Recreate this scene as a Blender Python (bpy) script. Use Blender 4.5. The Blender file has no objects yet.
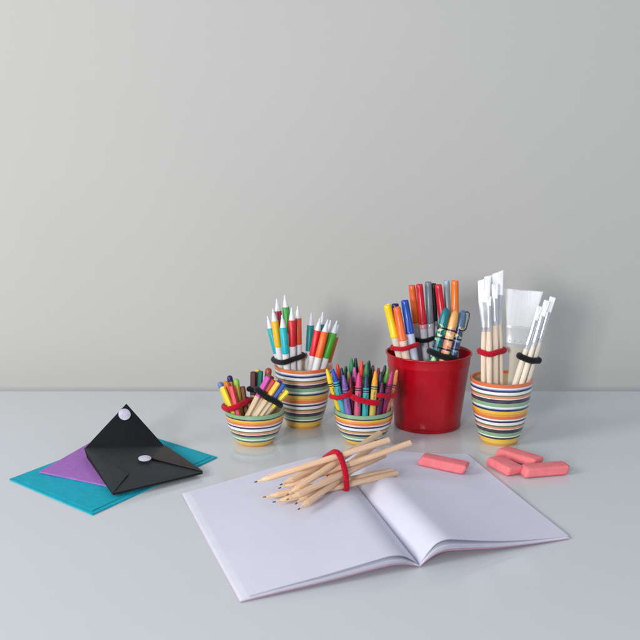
import bpy, bmesh, math, random
from mathutils import Vector, Matrix
random.seed(7)
S = 0.01                      # everything below is written in centimetres
PI = math.pi
sc = bpy.context.scene
C = sc.collection

# ------------------------------------------------------------------ camera
F, PITCH, HC = 923.0, math.radians(11.04), 40.0
cp, sp = math.cos(PITCH), math.sin(PITCH)
cam_d = bpy.data.cameras.new('camera'); cam = bpy.data.objects.new('camera', cam_d); C.objects.link(cam)
cam.location = (0, 0, HC*S); cam.rotation_euler = (PI/2-PITCH, 0, 0)
cam_d.sensor_width = 36; cam_d.lens = F/640*36; cam_d.clip_start = 0.01; cam_d.clip_end = 60
cam_d.dof.use_dof = True; cam_d.dof.focus_distance = 1.16; cam_d.dof.aperture_fstop = 9
sc.camera = cam

def ray(px, py):
    a, b = (px-320)/F, -(py-320)/F
    return Vector((a, cp + b*sp, -sp + b*cp))
def G(px, py, z=0.0):                      # point of the plane at height z seen at that pixel of the photo
    r = ray(px, py); k = (z-HC)/r.z
    return Vector((r.x*k, r.y*k, z))
def W(px, py, y):                          # point at distance y seen at that pixel
    r = ray(px, py); k = y/r.y
    return Vector((r.x*k, y, HC + r.z*k))
def project(p):
    dz = p.z-HC; d = p.y*cp - dz*sp; u = p.y*sp + dz*cp
    return (320+F*p.x/d, 320-F*u/d)
def crop(x0, y0, s): return lambda u, v: (x0+u/s, y0+v/s)

# ------------------------------------------------------------------ materials
def srgb(r, g, b):
    f = lambda c: (c/255/12.92) if c/255 <= 0.04045 else ((c/255+0.055)/1.055)**2.4
    return (f(r), f(g), f(b), 1)
_m = {}
def mat(key, col=None, rough=0.5, spec=0.5, metal=0, var=0.06, vscale=60, bump=0.0, bscale=200, coat=0, sheen=0, stretch=None, sss=0, trans=0):
    if key in _m: return _m[key]
    m = bpy.data.materials.new(key); m.use_nodes = True; nt = m.node_tree; b = nt.nodes['Principled BSDF']
    b.inputs['Roughness'].default_value = rough; b.inputs['Specular IOR Level'].default_value = spec
    b.inputs['Metallic'].default_value = metal; b.inputs['Coat Weight'].default_value = coat
    b.inputs['Sheen Weight'].default_value = sheen; b.inputs['Transmission Weight'].default_value = trans
    if sss:
        b.inputs['Subsurface Weight'].default_value = sss; b.inputs['Subsurface Scale'].default_value = 0.004
    tc = nt.nodes.new('ShaderNodeTexCoord'); mp = nt.nodes.new('ShaderNodeMapping')
    if stretch: mp.inputs['Scale'].default_value = stretch
    nt.links.new(tc.outputs['Object'], mp.inputs['Vector'])
    n = nt.nodes.new('ShaderNodeTexNoise'); n.inputs['Scale'].default_value = vscale; n.inputs['Detail'].default_value = 4
    nt.links.new(mp.outputs[0], n.inputs['Vector'])
    rp = nt.nodes.new('ShaderNodeValToRGB'); rp.color_ramp.elements[0].position = .3; rp.color_ramp.elements[1].position = .7
    rp.color_ramp.elements[0].color = tuple(c*(1-var*1.6) for c in col[:3])+(1,)
    rp.color_ramp.elements[1].color = tuple(min(1, c*(1+var)) for c in col[:3])+(1,)
    nt.links.new(n.outputs['Fac'], rp.inputs['Fac']); nt.links.new(rp.outputs[0], b.inputs['Base Color'])
    if bump:
        n2 = nt.nodes.new('ShaderNodeTexNoise'); n2.inputs['Scale'].default_value = bscale; n2.inputs['Detail'].default_value = 3
        nt.links.new(mp.outputs[0], n2.inputs['Vector'])
        bp = nt.nodes.new('ShaderNodeBump'); bp.inputs['Strength'].default_value = bump; bp.inputs['Distance'].default_value = 0.001
        nt.links.new(n2.outputs['Fac'], bp.inputs['Height']); nt.links.new(bp.outputs[0], b.inputs['Normal'])
    _m[key] = m
    return m

def stripe_mat(key, stops, height):
    m = bpy.data.materials.new(key); m.use_nodes = True; nt = m.node_tree; b = nt.nodes['Principled BSDF']
    b.inputs['Roughness'].default_value = 0.22; b.inputs['Coat Weight'].default_value = 0.4; b.inputs['Coat Roughness'].default_value = 0.12
    tc = nt.nodes.new('ShaderNodeTexCoord'); sx = nt.nodes.new('ShaderNodeSeparateXYZ'); nt.links.new(tc.outputs['Object'], sx.inputs[0])
    n = nt.nodes.new('ShaderNodeTexNoise'); n.inputs['Scale'].default_value = 38; n.inputs['Detail'].default_value = 1
    nt.links.new(tc.outputs['Object'], n.inputs['Vector'])
    a = nt.nodes.new('ShaderNodeMath'); a.operation = 'MULTIPLY_ADD'; a.inputs[1].default_value = 0.0011; nt.links.new(n.outputs['Fac'], a.inputs[0]); nt.links.new(sx.outputs['Z'], a.inputs[2])
    s2 = nt.nodes.new('ShaderNodeMath'); s2.operation = 'SUBTRACT'; s2.inputs[1].default_value = 0.00055; nt.links.new(a.outputs[0], s2.inputs[0])
    d = nt.nodes.new('ShaderNodeMath'); d.operation = 'DIVIDE'; d.inputs[1].default_value = height*S; nt.links.new(s2.outputs[0], d.inputs[0])
    rp = nt.nodes.new('ShaderNodeValToRGB'); cr = rp.color_ramp; cr.interpolation = 'CONSTANT'
    # stops run from the top (0) to the foot (1)
    seq = []
    for i, (t0, c) in enumerate(stops):
        t1 = stops[i+1][0] if i+1 < len(stops) else 1.0
        seq.append((1-t1, c))
    seq.reverse()
    cr.elements[0].position = 0; cr.elements[0].color = seq[0][1]
    cr.elements[1].position = seq[1][0]; cr.elements[1].color = seq[1][1]
    for p, c in seq[2:]:
        e = cr.elements.new(p); e.color = c
    nt.links.new(d.outputs[0], rp.inputs['Fac'])
    # brushed glaze: colour slightly thinner here and there
    n3 = nt.nodes.new('ShaderNodeTexNoise'); n3.inputs['Scale'].default_value = 90; n3.inputs['Detail'].default_value = 3
    mp = nt.nodes.new('ShaderNodeMapping'); mp.inputs['Scale'].default_value = (1, 1, 5); nt.links.new(tc.outputs['Object'], mp.inputs[0]); nt.links.new(mp.outputs[0], n3.inputs['Vector'])
    mr = nt.nodes.new('ShaderNodeMapRange'); mr.inputs[1].default_value = .3; mr.inputs[2].default_value = .75; mr.inputs[3].default_value = 0; mr.inputs[4].default_value = .07
    nt.links.new(n3.outputs['Fac'], mr.inputs[0])
    mx = nt.nodes.new('ShaderNodeMixRGB'); mx.inputs[2].default_value = srgb(225, 220, 205)
    nt.links.new(mr.outputs[0], mx.inputs[0]); nt.links.new(rp.outputs[0], mx.inputs[1]); nt.links.new(mx.outputs[0], b.inputs['Base Color'])
    bp = nt.nodes.new('ShaderNodeBump'); bp.inputs['Strength'].default_value = .25; bp.inputs['Distance'].default_value = 0.0006
    bw = nt.nodes.new('ShaderNodeRGBToBW'); nt.links.new(rp.outputs[0], bw.inputs[0]); nt.links.new(bw.outputs[0], bp.inputs['Height']); nt.links.new(bp.outputs[0], b.inputs['Normal'])
    return m

def mosaic_mat(key, cols, seed, scale=2.2):
    m = bpy.data.materials.new(key); m.use_nodes = True; nt = m.node_tree; b = nt.nodes['Principled BSDF']
    b.inputs['Roughness'].default_value = 0.3
    tc = nt.nodes.new('ShaderNodeTexCoord'); mp = nt.nodes.new('ShaderNodeMapping'); mp.inputs['Location'].default_value = (seed, seed*.7, seed*.3); mp.inputs['Scale'].default_value = (1, 1, 1.1)
    nt.links.new(tc.outputs['Object'], mp.inputs[0])
    v = nt.nodes.new('ShaderNodeTexVoronoi'); v.inputs['Scale'].default_value = 100*scale; nt.links.new(mp.outputs[0], v.inputs['Vector'])
    wn = nt.nodes.new('ShaderNodeSeparateColor'); nt.links.new(v.outputs['Color'], wn.inputs[0])
    rp = nt.nodes.new('ShaderNodeValToRGB'); cr = rp.color_ramp; cr.interpolation = 'CONSTANT'
    cr.elements[0].color = cols[0]; cr.elements[1].position = 1/len(cols); cr.elements[1].color = cols[1]
    for i in range(2, len(cols)):
        e = cr.elements.new(i/len(cols)); e.color = cols[i]
    nt.links.new(wn.outputs[0], rp.inputs[0]); nt.links.new(rp.outputs[0], b.inputs['Base Color'])
    return m

# ------------------------------------------------------------------ mesh helpers
def obj(name, bm, m, parent=None, smooth=True, angle=40, recalc=True):
    if recalc: bmesh.ops.recalc_face_normals(bm, faces=bm.faces)
    for v in bm.verts: v.co *= S
    me = bpy.data.meshes.new(name); bm.to_mesh(me); bm.free()
    for mm in (m if isinstance(m, (list, tuple)) else [m]): me.materials.append(mm)
    if smooth:
        for p in me.polygons: p.use_smooth = True
        me.set_sharp_from_angle(angle=math.radians(angle))
    o = bpy.data.objects.new(name, me); C.objects.link(o)
    if parent: o.parent = parent
    return o
def tag(o, label, cat, group=None):
    o['label'] = label; o['category'] = cat
    if group: o['group'] = group
    return o
def empty(name, label, cat, group=None, loc=(0, 0, 0), rot=None):
    o = bpy.data.objects.new(name, None); C.objects.link(o); o.empty_display_size = .01
    if rot is not None:
        o.matrix_world = Matrix.Translation(Vector(loc)*S) @ rot.to_4x4()
    else: o.location = Vector(loc)*S
    return tag(o, label, cat, group)
def loft(secs, n=20, bm=None, mats=None, cap0=True, cap1=True, phase=0.0):
    """secs: (z, rx, ry[, ox, oy])"""
    bm = bm or bmesh.new(); rings = []
    for s in secs:
        z, rx, ry = s[:3]; ox, oy = (s[3], s[4]) if len(s) > 3 else (0, 0)
        rings.append([bm.verts.new((ox+rx*math.cos(phase+2*PI*i/n), oy+ry*math.sin(phase+2*PI*i/n), z)) for i in range(n)])
    for k in range(len(rings)-1):
        for i in range(n):
            f = bm.faces.new((rings[k][i], rings[k][(i+1) % n], rings[k+1][(i+1) % n], rings[k+1][i]))
            if mats: f.material_index = mats[k]
    if cap0: bm.faces.new(rings[0][::-1])
    if cap1: bm.faces.new(rings[-1])
    return bm
def lathe(prof, n=20, **k): return loft([(z, r, r) for z, r in prof], n, **k)
def axis_rot(d):
    z = d.normalized(); x = Vector((1, 0, 0)); x = (x - z*x.dot(z)).normalized(); y = z.cross(x)
    return Matrix((x, y, z)).transposed()

# ------------------------------------------------------------------ setting
WALLY = 153.0
def table():
    bm = bmesh.new()
    x0, x1, y0, y1, z0, z1, r = -180, 180, 30, 144.9, -3.2, 0, .25
    prof = [(y0, z0), (y0, z1-r), (y0+.07, z1-.07), (y0+r, z1), (y1-r, z1), (y1-.07, z1-.07), (y1, z1-r), (y1, z0)]
    a = [bm.verts.new((x0, y, z)) for y, z in prof]; b = [bm.verts.new((x1, y, z)) for y, z in prof]
    for i in range(len(prof)):
        j = (i+1) % len(prof); bm.faces.new((a[i], a[j], b[j], b[i]))
    bm.faces.new(a[::-1]); bm.faces.new(b)
    m = mat('table_white_laminate', srgb(206, 211, 215), rough=.16, spec=.5, var=.012, vscale=3, bump=.015, bscale=30)
    nt = m.node_tree; bs = nt.nodes['Principled BSDF']; tcn = nt.nodes.new('ShaderNodeTexCoord')
    ns = nt.nodes.new('ShaderNodeTexNoise'); ns.inputs['Scale'].default_value = 9; ns.inputs['Detail'].default_value = 6; ns.inputs['Roughness'].default_value = .65
    nt.links.new(tcn.outputs['Object'], ns.inputs['Vector'])
    mr = nt.nodes.new('ShaderNodeMapRange'); mr.inputs[1].default_value = .35; mr.inputs[2].default_value = .7; mr.inputs[3].default_value = .11; mr.inputs[4].default_value = .24
    nt.links.new(ns.outputs['Fac'], mr.inputs[0]); nt.links.new(mr.outputs[0], bs.inputs['Roughness'])
    o = obj('table', bm, m, smooth=False); o['kind'] = 'structure'
table()
def wall():
    bm = bmesh.new()
    bmesh.ops.create_cube(bm, size=1)
    for v in bm.verts: v.co = Vector((v.co.x*700, WALLY+5+v.co.y*10, 75+v.co.z*330))
    m = mat('wall_grey_paint', srgb(188, 187, 184), rough=.75, spec=.25, var=.01, vscale=2.5, bump=.12, bscale=260)
    o = obj('wall', bm, m, smooth=False); o['kind'] = 'structure'
wall()

# ------------------------------------------------------------------ striped cups
OR = srgb(222, 112, 62); WH = srgb(238, 240, 238); LB = srgb(150, 176, 214); NV = srgb(22, 38, 92); OL = srgb(110, 112, 60)
SA = srgb(222, 150, 118); DK = srgb(48, 44, 60); PU = srgb(60, 48, 92); GR = srgb(132, 176, 136); SK = srgb(176, 206, 216)
YE = srgb(232, 190, 66); YO = srgb(232, 152, 50); PK = srgb(226, 176, 170); DG = srgb(52, 78, 70); OC = srgb(206, 150, 62)
tall_stops = [(0, OR), (.058, WH), (.076, LB), (.09, NV), (.122, WH), (.165, OL), (.188, SA), (.225, WH), (.236, DK), (.262, PU), (.285, DK), (.294, GR), (.355, WH), (.372, SK), (.39, NV),
              (.42, YE), (.468, YO), (.505, OR), (.548, WH), (.572, NV), (.605, WH), (.648, OL), (.672, SA), (.705, WH), (.715, DK), (.775, GR), (.83, WH), (.85, DK), (.88, YE), (.955, OC)]
bowl_stops = [(0, GR), (.1, DK), (.138, YE), (.19, YO), (.235, OR), (.285, PK), (.315, WH), (.335, NV), (.39, WH), (.465, OL), (.505, SA), (.56, WH), (.58, DK), (.65, GR), (.72, WH), (.755, SK), (.785, DG), (.83, YE), (.945, OC)]
M_tall = stripe_mat('tall_cup_striped_glaze', tall_stops, 8.9)
M_bowl = stripe_mat('bowl_striped_glaze', bowl_stops, 4.7)
M_in = mat('cup_inside_glaze', srgb(214, 190, 150), rough=.3, var=.05, vscale=40)
TALL = [(0, 2.4), (.12, 2.47), (.6, 2.62), (1.3, 2.88), (2.7, 3.28), (4, 3.55), (5.6, 3.8), (7.2, 4.0), (8.75, 4.15)]
BOWL = [(0, 2.25), (.12, 2.36), (.5, 2.66), (1.2, 3.1), (2.1, 3.5), (3, 3.78), (3.8, 3.93), (4.58, 4.0)]
def interp(prof, z):
    if z <= prof[0][0]: return prof[0][1]
    for (a, b), (c, d) in zip(prof, prof[1:]):
        if z <= c: return b+(d-b)*(z-a)/(c-a)
    return prof[-1][1]
def smooth_prof(prof, n=26):
    z0, z1 = prof[0][0], prof[-1][0]; out = []
    for i in range(n+1):
        z = z0+(z1-z0)*i/n; h = .35
        out.append((z, (interp(prof, z-h)+2*interp(prof, z)+interp(prof, z+h))/4 if .4 < z < z1-.4 else interp(prof, z)))
    return out
def cup(name, label, prof, ms, x, y, H, rot, cat):
    P = smooth_prof(prof); t = .28; R = P[-1][1]; zt = P[-1][0]
    out = [(.0, .01), (.0, P[0][1]-.15)] + P + [(zt+.09, R+.0), (zt+.14, R-.09), (zt+.14, R-t+.09), (zt+.08, R-t)]
    inn = [(z, r-t) for z, r in P[::-1] if z > .6] + [(.5, P[0][1]-.8), (.5, .01)]
    mats = [0]*(len(out)+1) + [1]*len(inn)
    bm = lathe(out+inn, 72, mats=mats, cap0=False, cap1=False)
    o = obj(name, bm, [ms, M_in], recalc=True); o.location = (x*S, y*S, 0); o.rotation_euler = (0, 0, rot)
    return tag(o, label, cat)
class Cup:
    def __init__(s, x, y, prof, t): s.x, s.y, s.prof, s.t, s.H = x, y, prof, t, prof[-1][0]
    def lim(s, z, r): return interp(s.prof, z)-s.t-r-.03
CUP_B = Cup(-8.75, 119.2, BOWL, .28); CUP_P = Cup(-2.35, 127.0, TALL, .28); CUP_C = Cup(5.85, 119.4, BOWL, .28); CUP_W = Cup(24.25, 119.6, TALL, .28)
cup('striped_bowl', 'short round striped ceramic bowl holding colouring pencils, leftmost of the pots', BOWL, M_bowl, CUP_B.x, CUP_B.y, 4.7, .4, 'bowl')
cup('striped_bowl', 'short round striped ceramic bowl packed with wax crayons beside the red bucket', BOWL, M_bowl, CUP_C.x, CUP_C.y, 4.7, 2.1, 'bowl')
cup('striped_cup', 'tall striped ceramic cup holding white pencils with coloured sleeves', TALL, M_tall, CUP_P.x, CUP_P.y, 8.9, 1.2, 'cup')
cup('striped_cup', 'tall striped ceramic cup holding paintbrushes, rightmost of the pots', TALL, M_tall, CUP_W.x, CUP_W.y, 8.9, 3.3, 'cup')

# ------------------------------------------------------------------ red bucket
BUCK = [(0, 4.6), (10.6, 5.95)]
CUP_R = Cup(15.35, 127.0, BUCK, .12)
def bucket():
    red = mat('bucket_red_enamel', srgb(176, 4, 28), rough=.27, spec=.45, var=.05, vscale=25, coat=0, bump=.06, bscale=60)
    e = empty('bucket', 'glossy red tapered metal bucket full of marker pens', 'bucket', loc=(CUP_R.x, CUP_R.y, 0))
    R = lambda z: 4.6+(5.95-4.6)*z/10.6
    prof = [(.25, .01), (.25, 4.45), (.3, R(.3)), (.5, R(.5)), (.62, R(.6)+.05), (.78, R(.7)+.05), (.9, R(.9))]
    prof += [(z, R(z)) for z in (2, 4, 6, 8, 9.0)] + [(9.15, R(9.15)+.05), (9.35, R(9.35)+.05), (9.5, R(9.5)), (10.45, R(10.45)), (10.45, R(10.45)-.1)]
    prof += [(z, R(z)-.1) for z in (9, 6, 3, .6)] + [(.45, 4.3), (.45, .01)]
    obj('body', lathe(prof, 96, cap0=False, cap1=False), red, e, angle=50)
    bm = bmesh.new(); n = 96; k = 12; rr = []
    for i in range(n):
        a = 2*PI*i/n; ring = []
        for j in range(k):
            b = 2*PI*j/k; r = R(10.6)+.02+.14*math.cos(b)
            ring.append(bm.verts.new((r*math.cos(a), r*math.sin(a), 10.6+.14*math.sin(b))))
        rr.append(ring)
    for i in range(n):
        for j in range(k): bm.faces.new((rr[i][j], rr[(i+1) % n][j], rr[(i+1) % n][(j+1) % k], rr[i][(j+1) % k]))
    obj('rim', bm, red, e)
    bm = lathe([(0, 4.5), (0, 4.62), (.14, 4.72), (.34, 4.72), (.4, 4.64), (.4, 4.52), (.3, 4.45), (0, 4.45)], 96, cap0=False, cap1=False)
    obj('base_ring', bm, red, e)
bucket()

# ------------------------------------------------------------------ rods standing in the pots
class Rod:
    def __init__(s, T, M, r, L, build): s.T, s.M, s.r, s.L, s.build = T, M, r, L, build
    def at(s, z):
        k = (z-s.M.z)/(s.T.z-s.M.z); return s.M+(s.T-s.M)*k
def relax(rods, cup_, it=80, zmax=None):
    H = cup_.H
    # bring every M to rim height and inside the rim
    for r in rods:
        r.M = r.at(H+.05)
    for q in range(it):
        for i in range(len(rods)):
            for j in range(i):
                a, b = rods[i], rods[j]
                top = min(a.T.z, b.T.z)
                for z in (H, H+(top-H)*.35, H+(top-H)*.7, top):
                    pa, pb = a.at(z), b.at(z); d = Vector((pa.x-pb.x, pa.y-pb.y)); L = d.length; need = a.r+b.r+.02
                    if L < need:
                        if L < 1e-3: d = Vector((0, 1)); L = 1
                        push = d/L*(need-L)*.5
                        dx, dy = push.x*.35, push.y*1.0 + (math.copysign(abs(push.x)*.25, push.y if abs(push.y) > 1e-4 else 1))
                        k = min(1, max(0, (z-H)/(a.T.z-H))); a.M += Vector((dx, dy, 0))*(1-k); a.T += Vector((dx, dy, 0))*k
                        k = min(1, max(0, (z-H)/(b.T.z-H))); b.M -= Vector((dx, dy, 0))*(1-k); b.T -= Vector((dx, dy, 0))*k
        for r in rods:
            o = Vector((r.M.x-cup_.x, r.M.y-cup_.y)); lim = cup_.lim(H, r.r)
            if o.length > lim:
                o2 = o*(lim/o.length); d = o2-o
                r.M += Vector((d.x, d.y, 0))
def finish(rods, cup_):
    for r in rods:
        d = (r.T-r.M).normalized(); p = r.M.copy(); floor = .62+r.r*math.sqrt(max(0, 1-d.z*d.z))
        while True:
            q = p-d*.1
            if q.z < floor: break
            if math.hypot(q.x-cup_.x, q.y-cup_.y) > cup_.lim(q.z, r.r)+.05: break
            if r.L and (r.T-q).length > r.L: break
            p = q
        L = (r.T-p).length
        r.B = p; r.build(p, axis_rot(d), L)
def hair_tie(rods, z, m, label, tube=.3, tilt=0.0, group='elastic hair ties', wraps=1, sag=.0):
    """an elastic ring round a bundle: hull of the rod circles in the plane through height z"""
    ax = Vector((0, 0, 0))
    for r in rods: ax += (r.T-r.B).normalized()
    ax.normalize(); cen = Vector((0, 0, 0))
    for r in rods: cen += r.at(z)
    cen /= len(rods)
    R = axis_rot(ax); X, Y = R.col[0].copy(), R.col[1].copy()
    if tilt: 
        q = Matrix.Rotation(tilt, 3, Y); X = q @ X
        ax = X.cross(Y)
    return tie_hull([((r.B), (r.T-r.B).normalized(), r.r) for r in rods], cen, X, Y, m, label, tube, group)
def tie_hull(lines, cen, X, Y, m, label, tube, group):
    N = X.cross(Y); pts = []
    for B, d, rr in lines:
        k = (cen-B).dot(N)/d.dot(N); p = B+d*k-cen; u, v = p.dot(X), p.dot(Y)
        for i in range(16):
            a = 2*PI*i/16; pts.append((u+(rr+tube*.8)*math.cos(a), v+(rr+tube*.8)*math.sin(a)))
    pts = sorted(set((round(a, 4), round(b, 4)) for a, b in pts))
    cr = lambda o, a, b: (a[0]-o[0])*(b[1]-o[1])-(a[1]-o[1])*(b[0]-o[0])
    lo = []; up = []
    for p in pts:
        while len(lo) > 1 and cr(lo[-2], lo[-1], p) <= 0: lo.pop()
        lo.append(p)
    for p in reversed(pts):
        while len(up) > 1 and cr(up[-2], up[-1], p) <= 0: up.pop()
        up.append(p)
    hull = lo[:-1]+up[:-1]
    per = [0]
    for i in range(len(hull)):
        a, b = hull[i], hull[(i+1) % len(hull)]; per.append(per[-1]+math.hypot(a[0]-b[0], a[1]-b[1]))
    n = 96; path = []
    for k in range(n):
        t = per[-1]*k/n; i = max(j for j in range(len(hull)) if per[j] <= t+1e-9); a, b = hull[i], hull[(i+1) % len(hull)]
        f = (t-per[i])/max(1e-9, per[i+1]-per[i]); path.append(Vector((a[0]+(b[0]-a[0])*f, a[1]+(b[1]-a[1])*f)))
    for _ in range(6): path = [(path[i-1]+path[i]*2+path[(i+1) % n])/4 for i in range(n)]
    P3 = [X*p.x+Y*p.y+N*(.06*math.sin(3.1*2*PI*i/n+1)) for i, p in enumerate(path)]
    bm = bmesh.new(); K = 14; rings = []; ph = random.random()*6
    for i in range(n):
        t = (P3[(i+1) % n]-P3[i-1]).normalized(); o = t.cross(N).normalized(); w = 1+.06*math.sin(i*1.9+ph)+random.uniform(-.05, .05)
        rings.append([bm.verts.new(P3[i]+o*(tube*.82*w*math.cos(2*PI*j/K))+N*(tube*w*math.sin(2*PI*j/K))) for j in range(K)])
    for i in range(n):
        for j in range(K):
            bm.faces.new((rings[i][j], rings[(i+1) % n][j], rings[(i+1) % n][(j+1) % K], rings[i][(j+1) % K]))
    rnd = random.Random(len(label))
    for q in range(2600):
        i = rnd.randrange(n); t = (P3[(i+1) % n]-P3[i-1]).normalized(); o_ = t.cross(N).normalized(); b = rnd.uniform(0, 2*PI)
        nd = o_*math.cos(b)+N*math.sin(b); p0 = P3[i]+t*rnd.uniform(-.08, .08)+o_*(tube*.8*math.cos(b))+N*(tube*.97*math.sin(b))
        p1 = p0+nd*rnd.uniform(.03, .11)+t*rnd.uniform(-.06, .06)+nd.cross(t)*rnd.uniform(-.05, .05); wd = t*.009
        bm.faces.new((bm.verts.new(p0-wd), bm.verts.new(p0+wd), bm.verts.new(p1)))
    o = obj('hair_tie', bm, m, angle=180); o.location = cen*S
    return tag(o, label, 'hair tie', group)
M_red_tie = mat('red_elastic', srgb(196, 14, 44), rough=.9, spec=.1, var=.3, vscale=700, bump=1.0, bscale=900, sheen=.12)
M_blk_tie = mat('black_elastic', srgb(26, 24, 28), rough=.9, spec=.12, var=.3, vscale=700, bump=1.0, bscale=900, sheen=.15)

white_pl = mat('white_lacquer', srgb(226, 226, 228), rough=.3, var=.015)
tip_pl = mat('white_tip_plastic', srgb(222, 225, 230), rough=.35, var=.02, sss=.2)
def colm(rgb, rough=.35, pre='paint', **k): return mat('%s_%d_%d_%d' % ((pre,)+rgb), srgb(*rgb), rough=rough, **k)

# --- white pencils with coloured sleeves
K2 = crop(260, 290, 7.53)
def sleeve_pencil(label, rgb, T, M, dt, dm, sl=3.7):
    r = .51
    def build(B, R, L):
        e = empty('sleeve_pencil', label, 'pencil', 'white pencils with coloured sleeves in the tall cup', B, R)
        tl = 1.75; a = L-tl-sl
        ph = random.random()
        obj('body', lathe([(0, .3), (.06, r*.94), (a-.02, r*.94)], 24), white_pl, e)
        obj('sleeve', lathe([(a, r*.9), (a+.03, r), (L-tl-.05, r), (L-tl, r*.92)], 24), colm(rgb, .38), e)
        obj('tip', lathe([(L-tl+.01, r*.86), (L-tl+.3, r*.74), (L-.62, r*.42), (L-.56, r*.3), (L-.05, r*.2), (L, r*.1)], 20), tip_pl, e)
    return Rod(W(*K2(*T), CUP_P.y+dt), W(*K2(*M), CUP_P.y+dm), r, None, build)
lp = [sleeve_pencil('white pencil with a short teal sleeve at the far left of the tall cup', (18, 168, 172), (56, 195), (112, 560), -.3, -.2),
      sleeve_pencil('white pencil with a golden yellow sleeve in the tall cup', (242, 182, 22), (96, 140), (146, 560), -1.4, -1.5),
      sleeve_pencil('white pencil with a bright teal sleeve in front of the black hair tie bundle', (12, 176, 184), (165, 188), (192, 560), -2.3, -2.6),
      sleeve_pencil('white pencil with a bright red sleeve in the black tied upright bundle', (206, 26, 42), (238, 132), (246, 560), -1.9, -1.8),
      sleeve_pencil('white pencil with a brick orange sleeve at the right edge of the black tied bundle', (214, 78, 40), (284, 118), (290, 560), -.7, -.9),
      sleeve_pencil('white pencil with a dark crimson sleeve behind the yellow one', (160, 30, 50), (125, 66), (176, 560), .7, .4),
      sleeve_pencil('white pencil with a grass green sleeve, tallest in the tall cup', (60, 158, 60), (186, 36), (232, 560), .9, .6)]
rp_ = [sleeve_pencil('white pencil with a deep teal sleeve at the left of the leaning right group', (14, 142, 146), (387, 172), (362, 560), .2, .2),
       sleeve_pencil('white pencil with a scarlet sleeve leaning right between teal and orange', (222, 30, 44), (452, 212), (384, 560), -1.2, -1.0),
       sleeve_pencil('white pencil with a vivid orange sleeve leaning right at the front of the tall cup', (240, 106, 34), (512, 222), (424, 570), -2.2, -2.4),
       sleeve_pencil('white pencil with a leaf green sleeve leaning furthest right in front', (72, 166, 44), (580, 232), (474, 580), -1.6, -1.6),
       sleeve_pencil('white pencil with a teal sleeve mostly hidden behind the leaning group', (20, 130, 140), (474, 166), (430, 560), 1.2, 1.0),
       sleeve_pencil('white pencil with an ochre orange sleeve peeking out right of the green one', (206, 120, 50), (592, 262), (512, 570), -.2, -.3),
       sleeve_pencil('white pencil with a dark green sleeve behind the orange and green ones', (34, 108, 58), (532, 226), (470, 560), .7, .5)]
relax(lp+rp_, CUP_P); finish(lp+rp_, CUP_P)
hair_tie(lp, 9.95, M_blk_tie, 'black hair tie around the upright white pencils in the tall cup', tube=.36, tilt=-.1)

# --- colouring pencils in the left bowl
K1 = crop(210, 365, 8)
M_wood = mat('pencil_wood', srgb(224, 184, 140), rough=.55, spec=.3, var=.12, vscale=120, stretch=(6, 6, .5), bump=.15, bscale=500)
M_palewood = mat('pale_wood', srgb(222, 200, 168), rough=.5, spec=.3, var=.1, vscale=90, stretch=(6, 6, .6))
def colour_pencil(label, end, bodyc, T, M, dt, dm, pl=3.0, L0=9.5, r=.36, n=6, group='colouring pencils in the left striped bowl', tip=None):
    r = r*1.03
    def build(B, R, L):
        e = empty('colouring_pencil', label, 'pencil', group, B, R)
        p = min(pl, L-.5); a = L-p
        bmat = M_palewood if bodyc is None else colm(bodyc, .4)
        obj('body', lathe([(0, .12), (.05, r*.97), (a, r*.97)], n), bmat, e, angle=20)
        obj('painted_end', lathe([(a+.01, r), (L-.14, r), (L-.03, r*.8), (L, r*.45)] if not tip else [(a+.01, r), (L-.7, r)], n), colm(end, .35), e, angle=25)
        if tip: obj('end_cap', lathe([(L-.74, r*.9), (L-.72, r*1.04), (L-.3, r*1.05), (L-.06, r*.85), (L+.06, r*.4)], 16), colm(tip, .35), e, angle=40)
    return Rod(W(*K1(*T), CUP_B.y+dt), W(*K1(*M), CUP_B.y+dm), r, L0, build)
g1 = [colour_pencil('colouring pencil with a magenta painted end leaning right at the left of its bundle', (206, 72, 176), None, (468, 92), (312, 385), -1.2, -2.1),
      colour_pencil('colouring pencil with an orange red painted end between magenta and yellow', (206, 62, 38), None, (512, 118), (345, 392), -.6, -1.7),
      colour_pencil('colouring pencil with a warm yellow painted end left of the blue one', (246, 196, 62), None, (548, 138), (375, 396), -1.3, -2.4),
      colour_pencil('colouring pencil with a royal blue painted end leaning right', (28, 78, 176), None, (592, 150), (415, 396), -1.0, -2.2),
      colour_pencil('colouring pencil with a lemon yellow painted end, furthest right in the bowl', (240, 214, 52), None, (622, 205), (452, 390), -1.0, -1.8)]
g2 = [colour_pencil('upright colouring pencil with a dark maroon painted end at the back of the bowl', (88, 36, 48), None, (348, 52), (345, 340), 1.4, 1.0, pl=3.2, r=.42),
      colour_pencil('upright colouring pencil with a deep teal green painted end at the back', (14, 104, 92), None, (404, 46), (392, 340), 1.4, 1.0, pl=3.2),
      colour_pencil('upright colouring pencil with a pale yellow end behind maroon and teal', (222, 196, 96), None, (382, 32), (372, 340), 2.2, 1.7, pl=3.2),
      colour_pencil('green colouring pencil with a brick red end rising behind the magenta one', (54, 112, 74), None, (470, 28), (432, 340), 1.6, 1.3, pl=3.2, r=.42, tip=(160, 62, 46))]
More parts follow.
